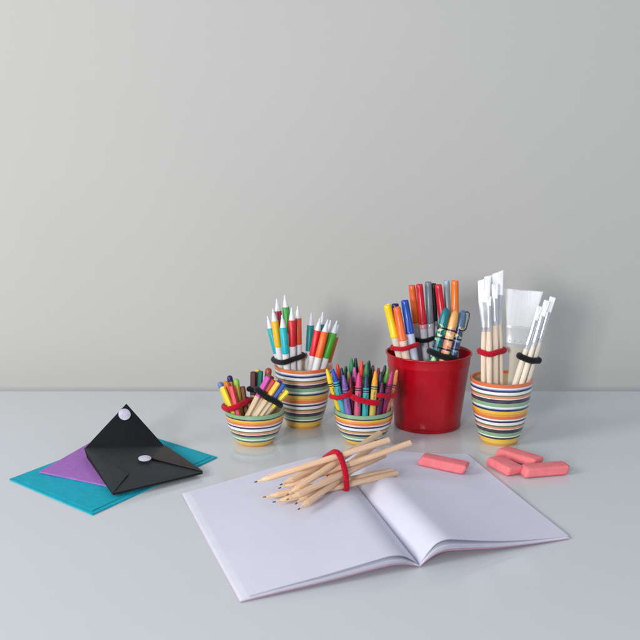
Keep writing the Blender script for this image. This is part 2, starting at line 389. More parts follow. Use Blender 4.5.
g3 = [colour_pencil('yellow colouring pencil with a pale blue cap at the far left of the bowl', (226, 200, 54), (226, 200, 54), (78, 140), (150, 350), -.6, -.9, tip=(100, 122, 190)),
      colour_pencil('orange ochre colouring pencil with a round navy cap in the red tied bundle', (214, 150, 60), (214, 150, 60), (156, 88), (190, 350), -.2, -.4, tip=(38, 32, 96)),
      colour_pencil('rose pink colouring pencil at the front of the red tied bundle', (218, 66, 84), (218, 66, 84), (166, 165), (208, 350), -1.7, -2.0),
      colour_pencil('olive yellow colouring pencil with a lime green cap in the red tied bundle', (176, 150, 48), (176, 150, 48), (212, 112), (246, 350), -.6, -.9, tip=(132, 188, 72)),
      colour_pencil('brown colouring pencil at the right edge of the red tied bundle', (128, 74, 48), (128, 74, 48), (254, 172), (282, 350), -.5, -.7),
      colour_pencil('bright lemon colouring pencil without a cap in front of the blue capped one', (238, 218, 66), (238, 218, 66), (98, 172), (168, 350), -1.7, -1.8),
      colour_pencil('salmon orange colouring pencil behind the rose pink one', (224, 116, 66), (224, 116, 66), (128, 140), (175, 350), -1.0, -1.2)]
g3 += [colour_pencil('dark plum colouring pencil at the back of the red tied bundle', (84, 40, 70), (84, 40, 70), (188, 128), (222, 350), .5, .3),
       colour_pencil('amber colouring pencil showing between the navy and pale blue capped ones', (232, 160, 40), (232, 160, 40), (118, 128), (160, 350), .4, .2)]
g1 += [colour_pencil('purple colouring pencil behind the yellow and blue ones in the leaning bundle', (92, 50, 130), None, (566, 122), (385, 392), -.2, -1.2),
       colour_pencil('dark red colouring pencil behind magenta in the leaning bundle', (140, 24, 40), None, (498, 88), (330, 386), .1, -.9)]
relax(g1+g2+g3, CUP_B); finish(g1+g2+g3, CUP_B)
hair_tie(g3, 5.45, M_red_tie, 'red hair tie around the small pencils at the left of the left bowl', tube=.38, tilt=-.08)
hair_tie(g1, 6.6, M_blk_tie, 'black hair tie slanting across the leaning colouring pencils in the left bowl', tube=.38)
hair_tie(g2, 6.9, M_blk_tie, 'black hair tie around the upright colouring pencils at the back of the left bowl', tube=.3)

# --- wax crayons
K3 = crop(320, 350, 7.53)
def crayon(label, rgb, wrap, T, M, dt, dm):
    r = .42
    def build(B, R, L):
        e = empty('crayon', label, 'crayon', 'wax crayons in the striped bowl', B, R)
        a = L-1.75
        wax = colm(rgb, .45, 'wax', sss=.1)
        obj('wax_stick', lathe([(0, .3), (.04, r*.9), (a+.1, r*.9), (L-1.25, r*.9), (L-1.2, r*.8), (L-.12, r*.42), (L, r*.3)], 20), wax, e, angle=30)
        w = obj('wrapper', lathe([(.35, r), (a, r), (a+.02, r*.92)], 24, cap0=False, cap1=False), colm(wrap, .6, 'paper'), e)
        for z0, z1 in ((a-.35, a-.2), (a-.62, a-.5)):
            obj('band', lathe([(z0, r+.012), (z1, r+.012)], 24, cap0=False, cap1=False), colm((28, 26, 34), .6, 'ink'), w)
        bm = bmesh.new(); nz = 15; ve = []                  # the wavy dark print along the paper
        for k in range(nz):
            z = a-.85-k*.13; off = (.34 if k % 2 else -.1)*(1 if k % 4 < 2 else .6)
            row = []
            for dd in (-.12, .12):
                ang = -PI/2+off+dd; row.append(bm.verts.new(((r+.012)*math.cos(ang), (r+.012)*math.sin(ang), z)))
            ve.append(row)
        for k in range(nz-1): bm.faces.new((ve[k][0], ve[k][1], ve[k+1][1], ve[k+1][0]))
        obj('printed_mark', bm, colm((28, 26, 34), .6, 'ink'), w, recalc=False)
    return Rod(W(*K3(*T), CUP_C.y+dt), W(*K3(*M), CUP_C.y+dm), r, 9.3, build)
ca = [crayon('bright yellow crayon at the far left edge of the crayon bowl', (240, 206, 30), (222, 190, 40), (50, 145), (130, 450), -.4, -.6),
      crayon('blue crayon with a turquoise wrapper near the left of the crayon bowl', (28, 66, 170), (60, 164, 176), (96, 142), (160, 450), -1.4, -2.0),
      crayon('red orange crayon behind the blue one', (206, 62, 38), (190, 66, 50), (130, 106), (178, 450), .2, .0),
      crayon('dark navy crayon left of the purple one', (36, 36, 66), (50, 48, 84), (164, 134), (200, 450), -.5, -.7),
      crayon('purple crayon with a lilac wrapper in the left tied group', (112, 82, 158), (128, 100, 170), (176, 190), (205, 450), -2.0, -2.6),
      crayon('olive grey crayon beside the maroon one', (130, 124, 84), (120, 112, 84), (212, 160), (222, 450), -.6, -.6)]
cb = [crayon('bright green crayon, tallest at the back left of the crayon bowl', (26, 134, 74), (34, 120, 70), (236, 62), (245, 450), 1.2, 1.2),
      crayon('black green crayon right beside the tallest green one', (20, 52, 48), (30, 60, 56), (267, 62), (268, 450), 1.6, 1.6),
      crayon('orchid pink crayon behind the maroon one', (196, 86, 160), (186, 84, 150), (260, 130), (262, 450), .2, .2),
      crayon('maroon crayon low behind the red hair tie', (120, 22, 46), (110, 24, 48), (228, 205), (240, 450), -1.3, -1.7),
      crayon('scarlet orange crayon standing high at the middle', (222, 66, 50), (204, 60, 58), (316, 82), (300, 450), .6, .4),
      crayon('hot pink crayon with a rosy wrapper in front of the scarlet one', (214, 52, 110), (196, 84, 120), (294, 170), (282, 450), -2.0, -2.8),
      crayon('forest green crayon behind the turquoise wrapped one', (42, 128, 74), (40, 110, 72), (352, 94), (325, 450), .2, .0),
      crayon('dark teal crayon high at the back middle', (16, 62, 66), (24, 70, 74), (372, 78), (350, 450), 1.2, 1.2),
      crayon('navy tipped crayon with a turquoise wrapper at the front middle', (22, 60, 86), (42, 160, 170), (350, 185), (340, 450), -1.9, -2.7),
      crayon('orange crayon with a mustard wrapper at the front of the bowl', (242, 156, 32), (196, 172, 78), (418, 160), (398, 450), -1.9, -2.6)]
cc = [crayon('dark slate crayon between the orange and green ones', (34, 62, 72), (40, 66, 76), (462, 165), (430, 450), -.8, -1.0),
      crayon('black crayon leaning right behind the lime one', (30, 28, 40), (40, 38, 50), (492, 116), (440, 450), .6, .4),
      crayon('lime green crayon leaning right in the right tied group', (92, 168, 62), (84, 150, 66), (512, 145), (455, 450), -.3, -.6),
      crayon('magenta crayon leaning right near the bucket', (186, 34, 108), (150, 34, 92), (545, 160), (472, 450), -.9, -1.3),
      crayon('peach orange crayon leaning furthest right against the bucket side', (224, 142, 84), (200, 120, 84), (580, 152), (495, 450), -.5, -.7),
      crayon('deep plum crayon at the front right of the bowl', (92, 28, 84), (88, 30, 84), (468, 245), (440, 450), -1.9, -2.4)]
cd = [crayon('violet blue crayon at the back between scarlet and dark teal ones', (66, 52, 140), (70, 60, 140), (338, 110), (330, 450), 1.8, 1.8),
      crayon('chestnut brown crayon at the back behind the orange one', (110, 62, 40), (104, 66, 48), (398, 118), (380, 450), 1.4, 1.4),
      crayon('deep crimson crayon at the back right of the bowl', (136, 18, 48), (120, 24, 50), (440, 135), (415, 450), 1.2, 1.0),
      crayon('dark green crayon at the back left behind the purple one', (22, 84, 60), (26, 80, 62), (196, 122), (215, 450), 1.4, 1.2)]
ca += cd[3:]; cb += cd[:2]; cc += cd[2:3]
relax(ca+cb+cc, CUP_C); finish(ca+cb+cc, CUP_C)
hair_tie(ca, 7.0, M_red_tie, 'red hair tie around the left third of the crayons', tube=.3, tilt=-.22)
hair_tie(cb, 6.5, M_red_tie, 'red hair tie sagging across the middle crayons', tube=.36, tilt=.22)
hair_tie(cc, 6.9, M_red_tie, 'red hair tie around the right leaning crayons next to the bucket', tube=.3, tilt=-.05)

# --- markers in the bucket
K4 = crop(375, 270, 6.1)
barrel_m = mat('marker_barrel', srgb(206, 206, 218), rough=.35, var=.02)
def marker(label, rgb, T, M, dt, dm, cap=4.7, r=.6, tint=None, collar=False, clip=False, grp='capped felt markers standing in the red bucket'):
    def build(B, R, L):
        e = empty('marker', label, 'marker', grp, B, R)
        a = L-cap
        bmt = colm(tint, .35) if tint else barrel_m
        obj('barrel', lathe([(0, r*.55), (.15, r*.88), (a+.02, r*.9)], 28), bmt, e)
        cp_ = obj('cap', lathe([(a+.04, r*.94), (a+.08, r), (a+.35, r), (a+.38, r*.96), (L-.6, r*.88), (L-.12, r*.84), (L-.02, r*.74), (L, r*.66), (L-.08, r*.6), (L-.08, .01)], 28, cap1=False), colm(rgb, .28, 'plastic'), e)
        if collar: obj('collar', lathe([(a-.62, r*.92), (a-.6, r*.98), (a-.05, r*.98), (a, r*.92)], 28), colm(tuple(int(c*.4+140) for c in rgb), .2, 'collar'), e)
        if clip:
            bm = bmesh.new()
            for z0, z1, y0, y1 in ((L-.5, L-.25, 0, 1.15), (L-3.2, L-.5, .95, 1.15)):
                bmesh.ops.create_cube(bm, size=1, matrix=Matrix.Translation((r*.7+.1+(y0+y1)/2*.5, 0, (z0+z1)/2)) @ Matrix.Diagonal((abs(y1-y0)*.6+.04, .22, z1-z0, 1)))
            obj('clip', bm, colm((24, 24, 30), .3), e, smooth=False)
    return Rod(W(*K4(*T), CUP_R.y+dt), W(*K4(*M), CUP_R.y+dm), r, None, build)
ma = [marker('marker with a bright yellow cap at the left of the red bucket', (240, 208, 24), (74, 212), (118, 520), -2.9, -3.4, tint=(226, 212, 196)),
      marker('marker with an orange cap and peach barrel between yellow and blue', (240, 106, 48), (131, 226), (172, 520), -3.2, -3.8, tint=(228, 200, 184)),
      marker('marker with a strong blue cap tilting left at the front of the bucket', (24, 72, 168), (180, 184), (236, 520), -2.9, -3.4, tint=(196, 202, 220)),
      marker('marker with a navy cap barely visible behind the orange capped one', (34, 36, 92), (122, 206), (150, 520), -1.4, -1.9, tint=(200, 200, 214))]
mb = [marker('tall marker with a burnt orange cap at the left of the back row', (222, 100, 36), (224, 92), (262, 420), .3, .2, cap=5.4, r=.55, collar=True),
      marker('tall marker with a cherry red cap second in the back row', (200, 24, 44), (270, 86), (302, 420), -.2, -.4, cap=5.7, r=.55, collar=True),
      marker('tall marker with a slate grey cap in the middle of the back row', (112, 124, 136), (324, 72), (338, 420), .2, .0, cap=5.9, r=.55, collar=True),
      marker('tall marker with a black cap half hidden right of the grey one', (32, 34, 36), (356, 82), (366, 420), 1.2, 1.2, cap=5.4, r=.5, collar=True)]
mc = [marker('tall marker with a crimson cap leaning behind the patterned pens', (204, 24, 50), (385, 88), (428, 420), .2, .0, cap=6.2, r=.58),
      marker('tall marker with a pale steel blue cap between red and orange', (156, 176, 192), (436, 62), (450, 420), 1.2, 1.2, cap=6.2, r=.5),
      marker('tall marker with a light orange cap at the right of the back row', (236, 122, 38), (487, 64), (488, 420), .3, .2, cap=6.2, r=.6)]
mos1 = mosaic_mat('teal_mosaic', [srgb(20, 140, 128), srgb(24, 44, 74), srgb(60, 170, 120), srgb(190, 214, 150), srgb(16, 96, 110), srgb(30, 60, 90)], 1.0, 2.0)
mos2 = mosaic_mat('peach_mosaic', [srgb(236, 196, 130), srgb(224, 120, 88), srgb(240, 214, 160), srgb(216, 150, 130), srgb(238, 176, 96)], 4.0, 2.0)
mos3 = mosaic_mat('blue_grey_mosaic', [srgb(120, 160, 180), srgb(220, 210, 150), srgb(70, 50, 110), srgb(190, 200, 200), srgb(60, 90, 130)], 9.0, 2.0)
def pattern_pen(label, m, top, T, M, dt, dm, clip=False):
    r = .64
    def build(B, R, L):
        e = empty('patterned_pen', label, 'pen', 'patterned pens in the red bucket', B, R)
        obj('barrel', lathe([(0, r*.5), (.2, r*.9), (L-2.3, r)], 28), m, e)
        for z in (L-2.9, L-4.2, L-5.6): obj('band', lathe([(z, r+.015), (z+.22, r+.015)], 28, cap0=False, cap1=False), colm((26, 30, 58), .35), e)
        obj('cap', lathe([(L-2.29, r*1.02), (L-1.3, r*.98), (L-.5, r*.8), (L-.12, r*.5), (L, r*.2)], 28), colm(top, .3, 'plastic'), e)
        if clip:
            bm = bmesh.new(); pts = [(r*.4, L-.25), (r*.9, L-.1), (r*1.38, L-.3), (r*1.5, L-.8), (r*1.42, L-2.4), (r*1.15, L-2.75), (r*1.02, L-2.6)]
            rings = []
            for i, (x, z) in enumerate(pts):
                a = Vector(pts[max(0, i-1)]); b = Vector(pts[min(len(pts)-1, i+1)]); t = (b-a).normalized(); nn = Vector((-t.y, t.x))
                rings.append([bm.verts.new((x+nn.x*.09*math.cos(q*PI/4), .14*math.sin(q*PI/4), z+nn.y*.09*math.cos(q*PI/4))) for q in range(8)])
            for i in range(len(rings)-1):
                for q in range(8): bm.faces.new((rings[i][q], rings[i][(q+1) % 8], rings[i+1][(q+1) % 8], rings[i+1][q]))
            bm.faces.new(rings[0]); bm.faces.new(rings[-1][::-1])
            obj('clip', bm, colm((30, 32, 36), .3), e)
    return Rod(W(*K4(*T), CUP_R.y+dt), W(*K4(*M), CUP_R.y+dm), r, None, build)
md = [pattern_pen('pen with a teal and green mosaic pattern leaning right in the bucket', mos1, (14, 122, 136), (438, 232), (362, 545), -3.0, -3.9),
      pattern_pen('pen with a peach and orange mosaic pattern, middle of the patterned three', mos2, (232, 176, 104), (496, 246), (418, 548), -2.9, -4.0),
      pattern_pen('pen with a blue grey mosaic pattern and a black clip at the right', mos3, (88, 118, 150), (538, 246), (470, 548), -2.6, -3.5, clip=True)]
allm = ma+mb+mc+md
relax(allm, CUP_R); finish(allm, CUP_R)
hair_tie(ma, 12.1, M_red_tie, 'red hair tie around the yellow, orange and blue capped markers', tube=.3)
hair_tie(mb, 12.6, M_blk_tie, 'black hair tie around the tall markers at the back of the bucket', tube=.3)
hair_tie(md, 10.9, M_blk_tie, 'thick black hair tie around the three patterned pens', tube=.42, tilt=.08)

# --- paintbrushes
K5 = crop(460, 265, 4.92)
ferr = mat('ferrule_metal', srgb(226, 229, 234), rough=.3, metal=.7, var=.04, vscale=80)
bris = mat('white_bristle', srgb(248, 249, 250), rough=.55, var=.03, vscale=420, stretch=(1, 1, .04), bump=.3, bscale=500)
brw = mat('brush_wood', srgb(238, 220, 198), rough=.45, var=.08, vscale=80, stretch=(5, 5, .5), spec=.4)
brw2 = mat('brush_wood_pale', srgb(232, 222, 204), rough=.4, var=.05, vscale=80, stretch=(5, 5, .5), spec=.4)
def bristle_mesh(z0, z1, w0, w1, t0, t1, slant=0.0):
    bm = bmesh.new(); nu, nz = 44, 8; R = []
    for k in range(nz+1):
        f = k/nz; w = w0+(w1-w0)*f; t = t0+(t1-t0)*f**1.5; ring = []
        for i in range(nu):
            a = 2*PI*i/nu; ca_, sa_ = math.cos(a), math.sin(a)
            x = w*math.copysign(abs(ca_)**.55, ca_); y = t*math.copysign(abs(sa_)**.7, sa_)
            z = z0+(z1-z0)*f + (slant*x/w1 + random.uniform(-.07, .07))*(f > .9)
            x *= 1+random.uniform(-.012, .012)*f
            ring.append(bm.verts.new((x, y, z)))
        R.append(ring)
    for k in range(nz):
        for i in range(nu): bm.faces.new((R[k][i], R[k][(i+1) % nu], R[k+1][(i+1) % nu], R[k+1][i]))
    for q in range(int(60+w1*40)):                          # single hairs standing a little proud
        u = random.uniform(-.97, .97); sd = random.choice((-1, 1)); e = math.sqrt(1-abs(u)**3)
        xa, xb = u*w0, u*w1+random.uniform(-.05, .05); ya, yb = sd*t0*e*.9, sd*(t1*e+random.uniform(-.02, .04))
        za = z0+.15; zb = z1+slant*u+random.uniform(-.12, .16); hw = .013
        p = [bm.verts.new((xa-hw, ya, za)), bm.verts.new((xa+hw, ya, za)), bm.verts.new((xb+hw*.6, yb, zb)), bm.verts.new((xb-hw*.6, yb, zb)), bm.verts.new((xa, ya+sd*hw*1.5, za)), bm.verts.new((xb, yb+sd*hw, zb))]
        bm.faces.new((p[0], p[4], p[5], p[3])); bm.faces.new((p[4], p[1], p[2], p[5]))
    c = bm.verts.new((0, 0, z1+.02))
    for i in range(nu): bm.faces.new((R[-1][i], R[-1][(i+1) % nu], c))
    return bm
def brush(label, T, M, dt, dm, w=.55, bl=2.3, fl=3.9, hm=None, slant=0, r=.37, grp='slim paintbrushes in the striped cup'):
    def build(B, R, L):
        e = empty('paintbrush', label, 'paintbrush', grp, B, R)
        f1 = L-bl; f0 = f1-fl
        obj('handle', lathe([(0, .12), (.3, .2), (3, r*.9), (f0-2.5, r*1.05), (f0+.05, r*.86)], 20), hm or brw, e)
        obj('ferrule', loft([(f0, r*.9, r*.9), (f0+.08, r*.95, r*.95), (f0+.5, r*.92, r*.92), (f0+.55, r*.98, r*.98), (f0+.65, r*.92, r*.92), (f0+fl*.5, (r*.92+w*.8)/2, r*.8), (f1-.1, w*.92, .2), (f1, w*.9, .17)], 28), ferr, e, angle=50)
        obj('bristles', bristle_mesh(f1-.1, L, w*.86, w, .16, .1, slant), bris, e, angle=60)
    return Rod(W(*K5(*T), CUP_W.y+dt), W(*K5(*M), CUP_W.y+dm), r, None, build)
ba = [brush('paintbrush with broad white bristles at the far left of the red tied brushes', (120, 70), (116, 540), -.9, -1.2, w=.85, bl=3.0, slant=.3),
      brush('tallest paintbrush, white bristles, right side of the red tied brushes', (186, 38), (200, 540), -.3, -.5, w=.72, bl=2.9, slant=.22),
      brush('paintbrush with white bristles in the middle of the red tied brushes', (152, 54), (148, 540), .1, -.1, w=.85, bl=3.0, slant=.15),
      brush('shorter paintbrush with its small tuft in front of the red tied brushes', (142, 158), (144, 540), -1.9, -2.0, w=.34, bl=1.1, fl=3.4),
      brush('paintbrush with a narrow tuft behind the shorter one in the red tied group', (172, 96), (176, 540), -1.5, -1.3, w=.42, bl=1.8, fl=3.6)]
def brush_w(label, T, M, dt, dm, **k): return brush(label, T, M, dt, dm, hm=brw2, **k)
bb = [brush_w('paintbrush leaning furthest right out of the black tied brushes', (456, 160), (345, 548), -.7, -1.1, w=.4, bl=1.9, fl=4.2),
      brush_w('paintbrush leaning right with white bristles, second in the black tied brushes', (424, 178), (312, 548), -1.1, -1.8, w=.42, bl=2.0, fl=4.2),
      brush_w('paintbrush with thin ferrule at the left of the black tied brushes', (398, 205), (284, 548), -1.2, -1.7, w=.34, bl=1.8, fl=4.0),
      brush_w('paintbrush half hidden at the back of the black tied brushes', (440, 182), (334, 548), -.1, .2, w=.36, bl=1.8, fl=4.0)]
def wide_build(B, R, L):
    e = empty('wide_brush', 'wide flat paintbrush with a broad white bristle head and cream handle', 'paintbrush', None, B, R)
    bl, fl = 4.7, 3.0; f1 = L-bl; f0 = f1-fl
    hm = mat('cream_handle', srgb(226, 220, 206), rough=.4, var=.03)
    obj('handle', loft([(0, .35, .15), (.4, .6, .3), (3, .75, .38), (f0-3.2, .62, .36), (f0-1.2, .85, .38), (f0-.2, 1.3, .36), (f0+.05, 1.36, .34)], 32), hm, e, angle=60)
    fm = mat('white_ferrule', srgb(232, 236, 238), rough=.3, metal=.15, var=.03, vscale=40)
    fo = obj('ferrule', loft([(f0, 1.42, .38), (f0+.1, 1.46, .42), (f0+.45, 1.46, .42), (f0+.5, 1.52, .46), (f0+.6, 1.46, .42), (f1-.5, 1.68, .4), (f1-.4, 1.74, .44), (f1-.3, 1.7, .4), (f1, 1.72, .36)], 40), fm, e, angle=40)
    bm = bmesh.new()
    for x in (-1.1, -.4, .35, 1.05):
        bmesh.ops.create_uvsphere(bm, u_segments=10, v_segments=6, radius=.08, matrix=Matrix.Translation((x, -.42, f0+.9)))
    obj('rivet', bm, ferr, fo)
    obj('bristles', bristle_mesh(f1-.1, L, 1.68, 2.62, .36, .26, .05), bris, e, angle=60)
wide = Rod(W(*K5(314, 126), CUP_W.y+2.0), W(*K5(258, 548), CUP_W.y+1.4), .45, None, wide_build)
allb = ba+bb+[wide]
for _b in allb: pass
relax(allb, CUP_W); finish(allb, CUP_W)
hair_tie(ba, 12.7, M_red_tie, 'red hair tie around the upright paintbrushes', tube=.36)
hair_tie(bb, 11.7, M_blk_tie, 'black hair tie around the paintbrushes leaning right', tube=.4)

# ------------------------------------------------------------------ open notebook
TL, BL_, BR_, TR_ = G(182, 494, .2), G(240, 601, .2), G(570, 537, .25), G(467, 454, .25)
SB, ST = G(420, 566, .15), G(336, 459, .15)
def lerp(a, b, t): return a+(b-a)*t
def hump(s, k):                     # rise of the page from the spine (s=0) to the fore edge (s=1)
    if s <= 0: return 0
    a = min(1, s/.2); up = math.sin(a*PI/2)**.8
    return up*(1-max(0, s-.1)/.9)**(k if s > .1 else 1)
def page_pt(side, s, t, h, inset=0.0, z0=.0):
    oB, oT = (BL_, TL) if side < 0 else (BR_, TR_)
    b = lerp(SB, oB, s); tt = lerp(ST, oT, s); p = lerp(b, tt, t)
    kk = (lerp(1.0, .62, t))
    p = p.copy(); p.z = .12+z0+h*kk*hump(s, .95 if side < 0 else 1.5)
    return p
def sheet(name, side, h, s1, z0, th, m, parent, t0=0.0, t1=1.0, curl=0.0, ns=48, nt=16):
    bm = bmesh.new(); A = []; Bq = []
    for i in range(ns+1):
        s = s1*(i/ns)**1.3; ra, rb = [], []
        for j in range(nt+1):
            t = lerp(t0, t1, j/nt)
            p = page_pt(side, s, t, h, z0=z0*min(1, s*12))
            p.z += curl*(s/s1)**6 + .035*math.sin(s*9+t*4)*min(1, s*4)
            ra.append(bm.verts.new(p)); rb.append(bm.verts.new(p+Vector((0, 0, -th))))
        A.append(ra); Bq.append(rb)
    for i in range(ns):
        for j in range(nt):
            bm.faces.new((A[i][j], A[i+1][j], A[i+1][j+1], A[i][j+1])); bm.faces.new((Bq[i][j], Bq[i][j+1], Bq[i+1][j+1], Bq[i+1][j]))
    for i in range(ns):
        bm.faces.new((A[i][0], Bq[i][0], Bq[i+1][0], A[i+1][0])); bm.faces.new((A[i][nt], A[i+1][nt], Bq[i+1][nt], Bq[i][nt]))
    for j in range(nt):
        bm.faces.new((A[0][j], A[0][j+1], Bq[0][j+1], Bq[0][j])); bm.faces.new((A[ns][j], Bq[ns][j], Bq[ns][j+1], A[ns][j+1]))
    return obj(name, bm, m, parent, angle=50)
M_paper = mat('notebook_paper', srgb(216, 216, 232), rough=.7, spec=.2, var=.012, vscale=30, bump=.12, bscale=700)
M_paper2 = mat('notebook_paper_edge', srgb(228, 228, 240), rough=.6, spec=.25, var=.02, vscale=60)
M_cover = mat('notebook_cover', srgb(204, 160, 186), rough=.5, var=.03)
nb = empty('notebook', 'large open notebook with blank white pages lying on the table', 'notebook', loc=(0, 0, 0))
H1 = 2.3
for side in (-1, 1):
    sheet('cover', side, .8 if side < 0 else 1.3, 1.0, .0, .07, M_cover, nb)
    hs = [1.4, 1.46, 1.53, 1.6, 1.68] if side > 0 else [.87, .93, 1.0, 1.07]
    for q, h in enumerate(hs):
        sheet('page', side, h, 1.0-.004*q, .035+.03*q, .022, M_paper2, nb)
    sheet('page', side, H1 if side > 0 else 1.5, .955 if side < 0 else .995, .2, .02, M_paper, nb, t0=.004, t1=.997)
def on_page(px, py, side, lift=0.0, h=None):
    best = None; h = h or (H1 if side > 0 else 1.5)
    for i in range(81):
        for j in range(81):
            p = page_pt(side, i/80, j/80, h, z0=.2); q = p.copy(); q.z += lift; u = project(q); d = (u[0]-px)**2+(u[1]-py)**2
            if best is None or d < best[0]: best = (d, q)
    return best[1]

# ------------------------------------------------------------------ bundle of natural pencils
KA = crop(240, 460, 7.11); KB = crop(320, 425, 6.4)
lead_m = {'navy': mat('lead_navy', srgb(34, 40, 84), rough=.4), 'graphite': mat('lead_graphite', srgb(52, 50, 54), rough=.35), 'ochre': mat('lead_brown', srgb(120, 84, 40), rough=.4), 'blue': mat('lead_blue', srgb(50, 70, 130), rough=.4)}
M_shav = mat('sharpened_wood', srgb(238, 204, 166), rough=.7, var=.14, vscale=200, bump=.4, bscale=500)
M_bark = mat('natural_pencil_wood', srgb(226, 190, 158), rough=.5, spec=.35, var=.1, vscale=100, stretch=(6, 6, .4), bump=.1, bscale=400)
pens = []
PC = G(337, 478.5, 2.3)
AXH = (G(398, 455, 2.6)-G(262, 497, 1.2)); AXH.z = 0; AXH.normalize(); BK = Vector((-AXH.y, AXH.x, 0))
V3_ = lambda x, y, z: Vector((x, y, z))
PSPEC = []
PSPEC.append(('natural wooden pencil with a navy lead reaching furthest left', (253, 493), 1.2, (.42, .68), 'navy'))
PSPEC.append(('natural wooden pencil resting just behind the furthest left one', (273, 486.5), 1.4, (1.2, .02), 'graphite'))
PSPEC.append(('natural wooden pencil with a blue lead, second lowest tip on the page', (268, 505), .95, (-.8, -.67), 'blue'))
PSPEC.append(('natural wooden pencil with an ochre lead at the front of the bundle', (281, 508.6), 1.15, (-1.1, .02), 'ochre'))
PSPEC.append(('natural wooden pencil with a graphite lead nearest the viewer', (284, 511), 1.0, (0, -.67), 'graphite'))
PSPEC.append(('natural wooden pencil lying on top in the middle of the bundle', (282, 498), 1.9, (-.38, .69), 'ochre'))
PSPEC.append(('natural wooden pencil whose pale cone lies beside the navy tipped one', (257, 495), 1.1, (.8, -.67), 'ochre'))
PSPEC.append(('natural wooden pencil in the core of the bundle, its tip mostly covered', (287, 502.5), 1.3, (.04, .01), 'graphite'))
PSPEC.append(('natural wooden pencil high at the back of the bundle, angled toward the crayon bowl', (277, 491), 2.1, (1.15, .35), 'graphite'))

def page_top(p):
    """height of the open page under a point (either side of the spine)"""
    n = Vector((ST.y-SB.y, SB.x-ST.x, 0)).normalized(); t = max(0, min(1, (Vector((p.x, p.y, 0))-Vector((SB.x, SB.y, 0))).dot(Vector((ST.x-SB.x, ST.y-SB.y, 0)))/(Vector((ST.x-SB.x, ST.y-SB.y, 0))).length_squared))
    o = (Vector((p.x, p.y, 0))-Vector((SB.x, SB.y, 0))).dot(n); side = 1 if o > 0 else -1
    oB, oT = (BL_, TL) if side < 0 else (BR_, TR_)
    wv_ = abs((lerp(oB, oT, t)-lerp(SB, ST, t)).dot(n)); sx = min(1, abs(o)/wv_)
    return page_pt(side, sx, t, H1 if side > 0 else 1.5, z0=.2).z
PR, PL = .36, 16.0
segs = []
for lab, tip, zt, wv, ld in PSPEC:
    a = G(*tip, zt)+V3_(.7, -1.3, 0); b = PC+V3_(-1.6, -1.6, 0)+BK*wv[0]+Vector((0, 0, wv[1])); segs.append([a, a+(b-a).normalized()*PL])
for it in range(260):
    for i in range(len(segs)):
        for j in range(i):
            p1, q1 = segs[i]; p2, q2 = segs[j]; d1, d2, r0 = q1-p1, q2-p2, p1-p2
            A, B, Cc, D, E_ = d1.dot(d1), d1.dot(d2), d2.dot(d2), d1.dot(r0), d2.dot(r0); den = A*Cc-B*B
            u = max(0, min(1, (B*E_-Cc*D)/den if den > 1e-6 else .5)); v = max(0, min(1, (B*u+E_)/Cc)); u = max(0, min(1, (B*v-D)/A))
            dv = (p1+d1*u)-(p2+d2*v); L = dv.length
            rr = lambda x: PR*min(1, .15+x*PL/1.8)
            need = rr(u)+rr(v)+.015
            if L < need:
                n = (dv/L if L > 1e-4 else Vector((0, 0, 1)))*(need-L)*.5
                segs[i][0] += n*(1-u)*.8; segs[i][1] += n*u; segs[j][0] -= n*(1-v)*.8; segs[j][1] -= n*v
    for sg in segs:
        for f in (0, .1, .3, .45, .6, .8, 1):
            p = lerp(sg[0], sg[1], f); h = page_top(p)+(.1 if f == 0 else PR+.02)
            if p.z < h: sg[0].z += (h-p.z)*(1-f)*.7; sg[1].z += (h-p.z)*f*.7
        m = (sg[0]+sg[1])/2; d = (sg[1]-sg[0]).normalized(); sg[0], sg[1] = m-d*PL/2, m+d*PL/2
def wood_pencil(label, a, q, lead, L=PL, r=PR):
    d = (q-a).normalized()
    e = empty('wooden_pencil', label, 'pencil', 'natural wooden pencils bundled on the notebook', a, axis_rot(d))
    bm = lathe([(1.68, r*.93), (1.8, r), (L-.05, r), (L, r*.92)], 36, phase=.3)
    for v in bm.verts:
        if v.co.z < 1.85: v.co.z += .13*math.cos(6*math.atan2(v.co.y, v.co.x))-.03
    obj('barrel', bm, M_bark, e, angle=30)
    obj('sharpened_end', lathe([(.36, r*.2), (1.0, r*.55), (1.9, r*.99)], 24), M_shav, e)
    obj('lead', lathe([(0, .03), (.08, .065), (.37, r*.21)], 14), lead_m[lead], e)
    pens.append((a, d, r)); print('pencil', [round(k) for k in project(a)+project(q)], round(a.z, 2), round(q.z, 2), label[25:60])
for (lab, tip, zt, wv, ld), sg in zip(PSPEC, segs): wood_pencil(lab, sg[0], sg[1], ld)
cen = Vector((0, 0, 0)); ax = Vector((0, 0, 0))
for a, d, r in pens: ax += d
ax.normalize()
for a, d, r in pens: cen += a+d*((PC-a).dot(ax)/d.dot(ax))
cen /= len(pens)
Xa = ax.cross(Vector((0, 0, 1))).normalized(); Ya = Xa.cross(ax).normalized()*-1
tie_hull(pens, cen, Xa, Ya, M_red_tie, 'red hair tie around the wooden pencils lying on the notebook', .34, 'elastic hair ties')

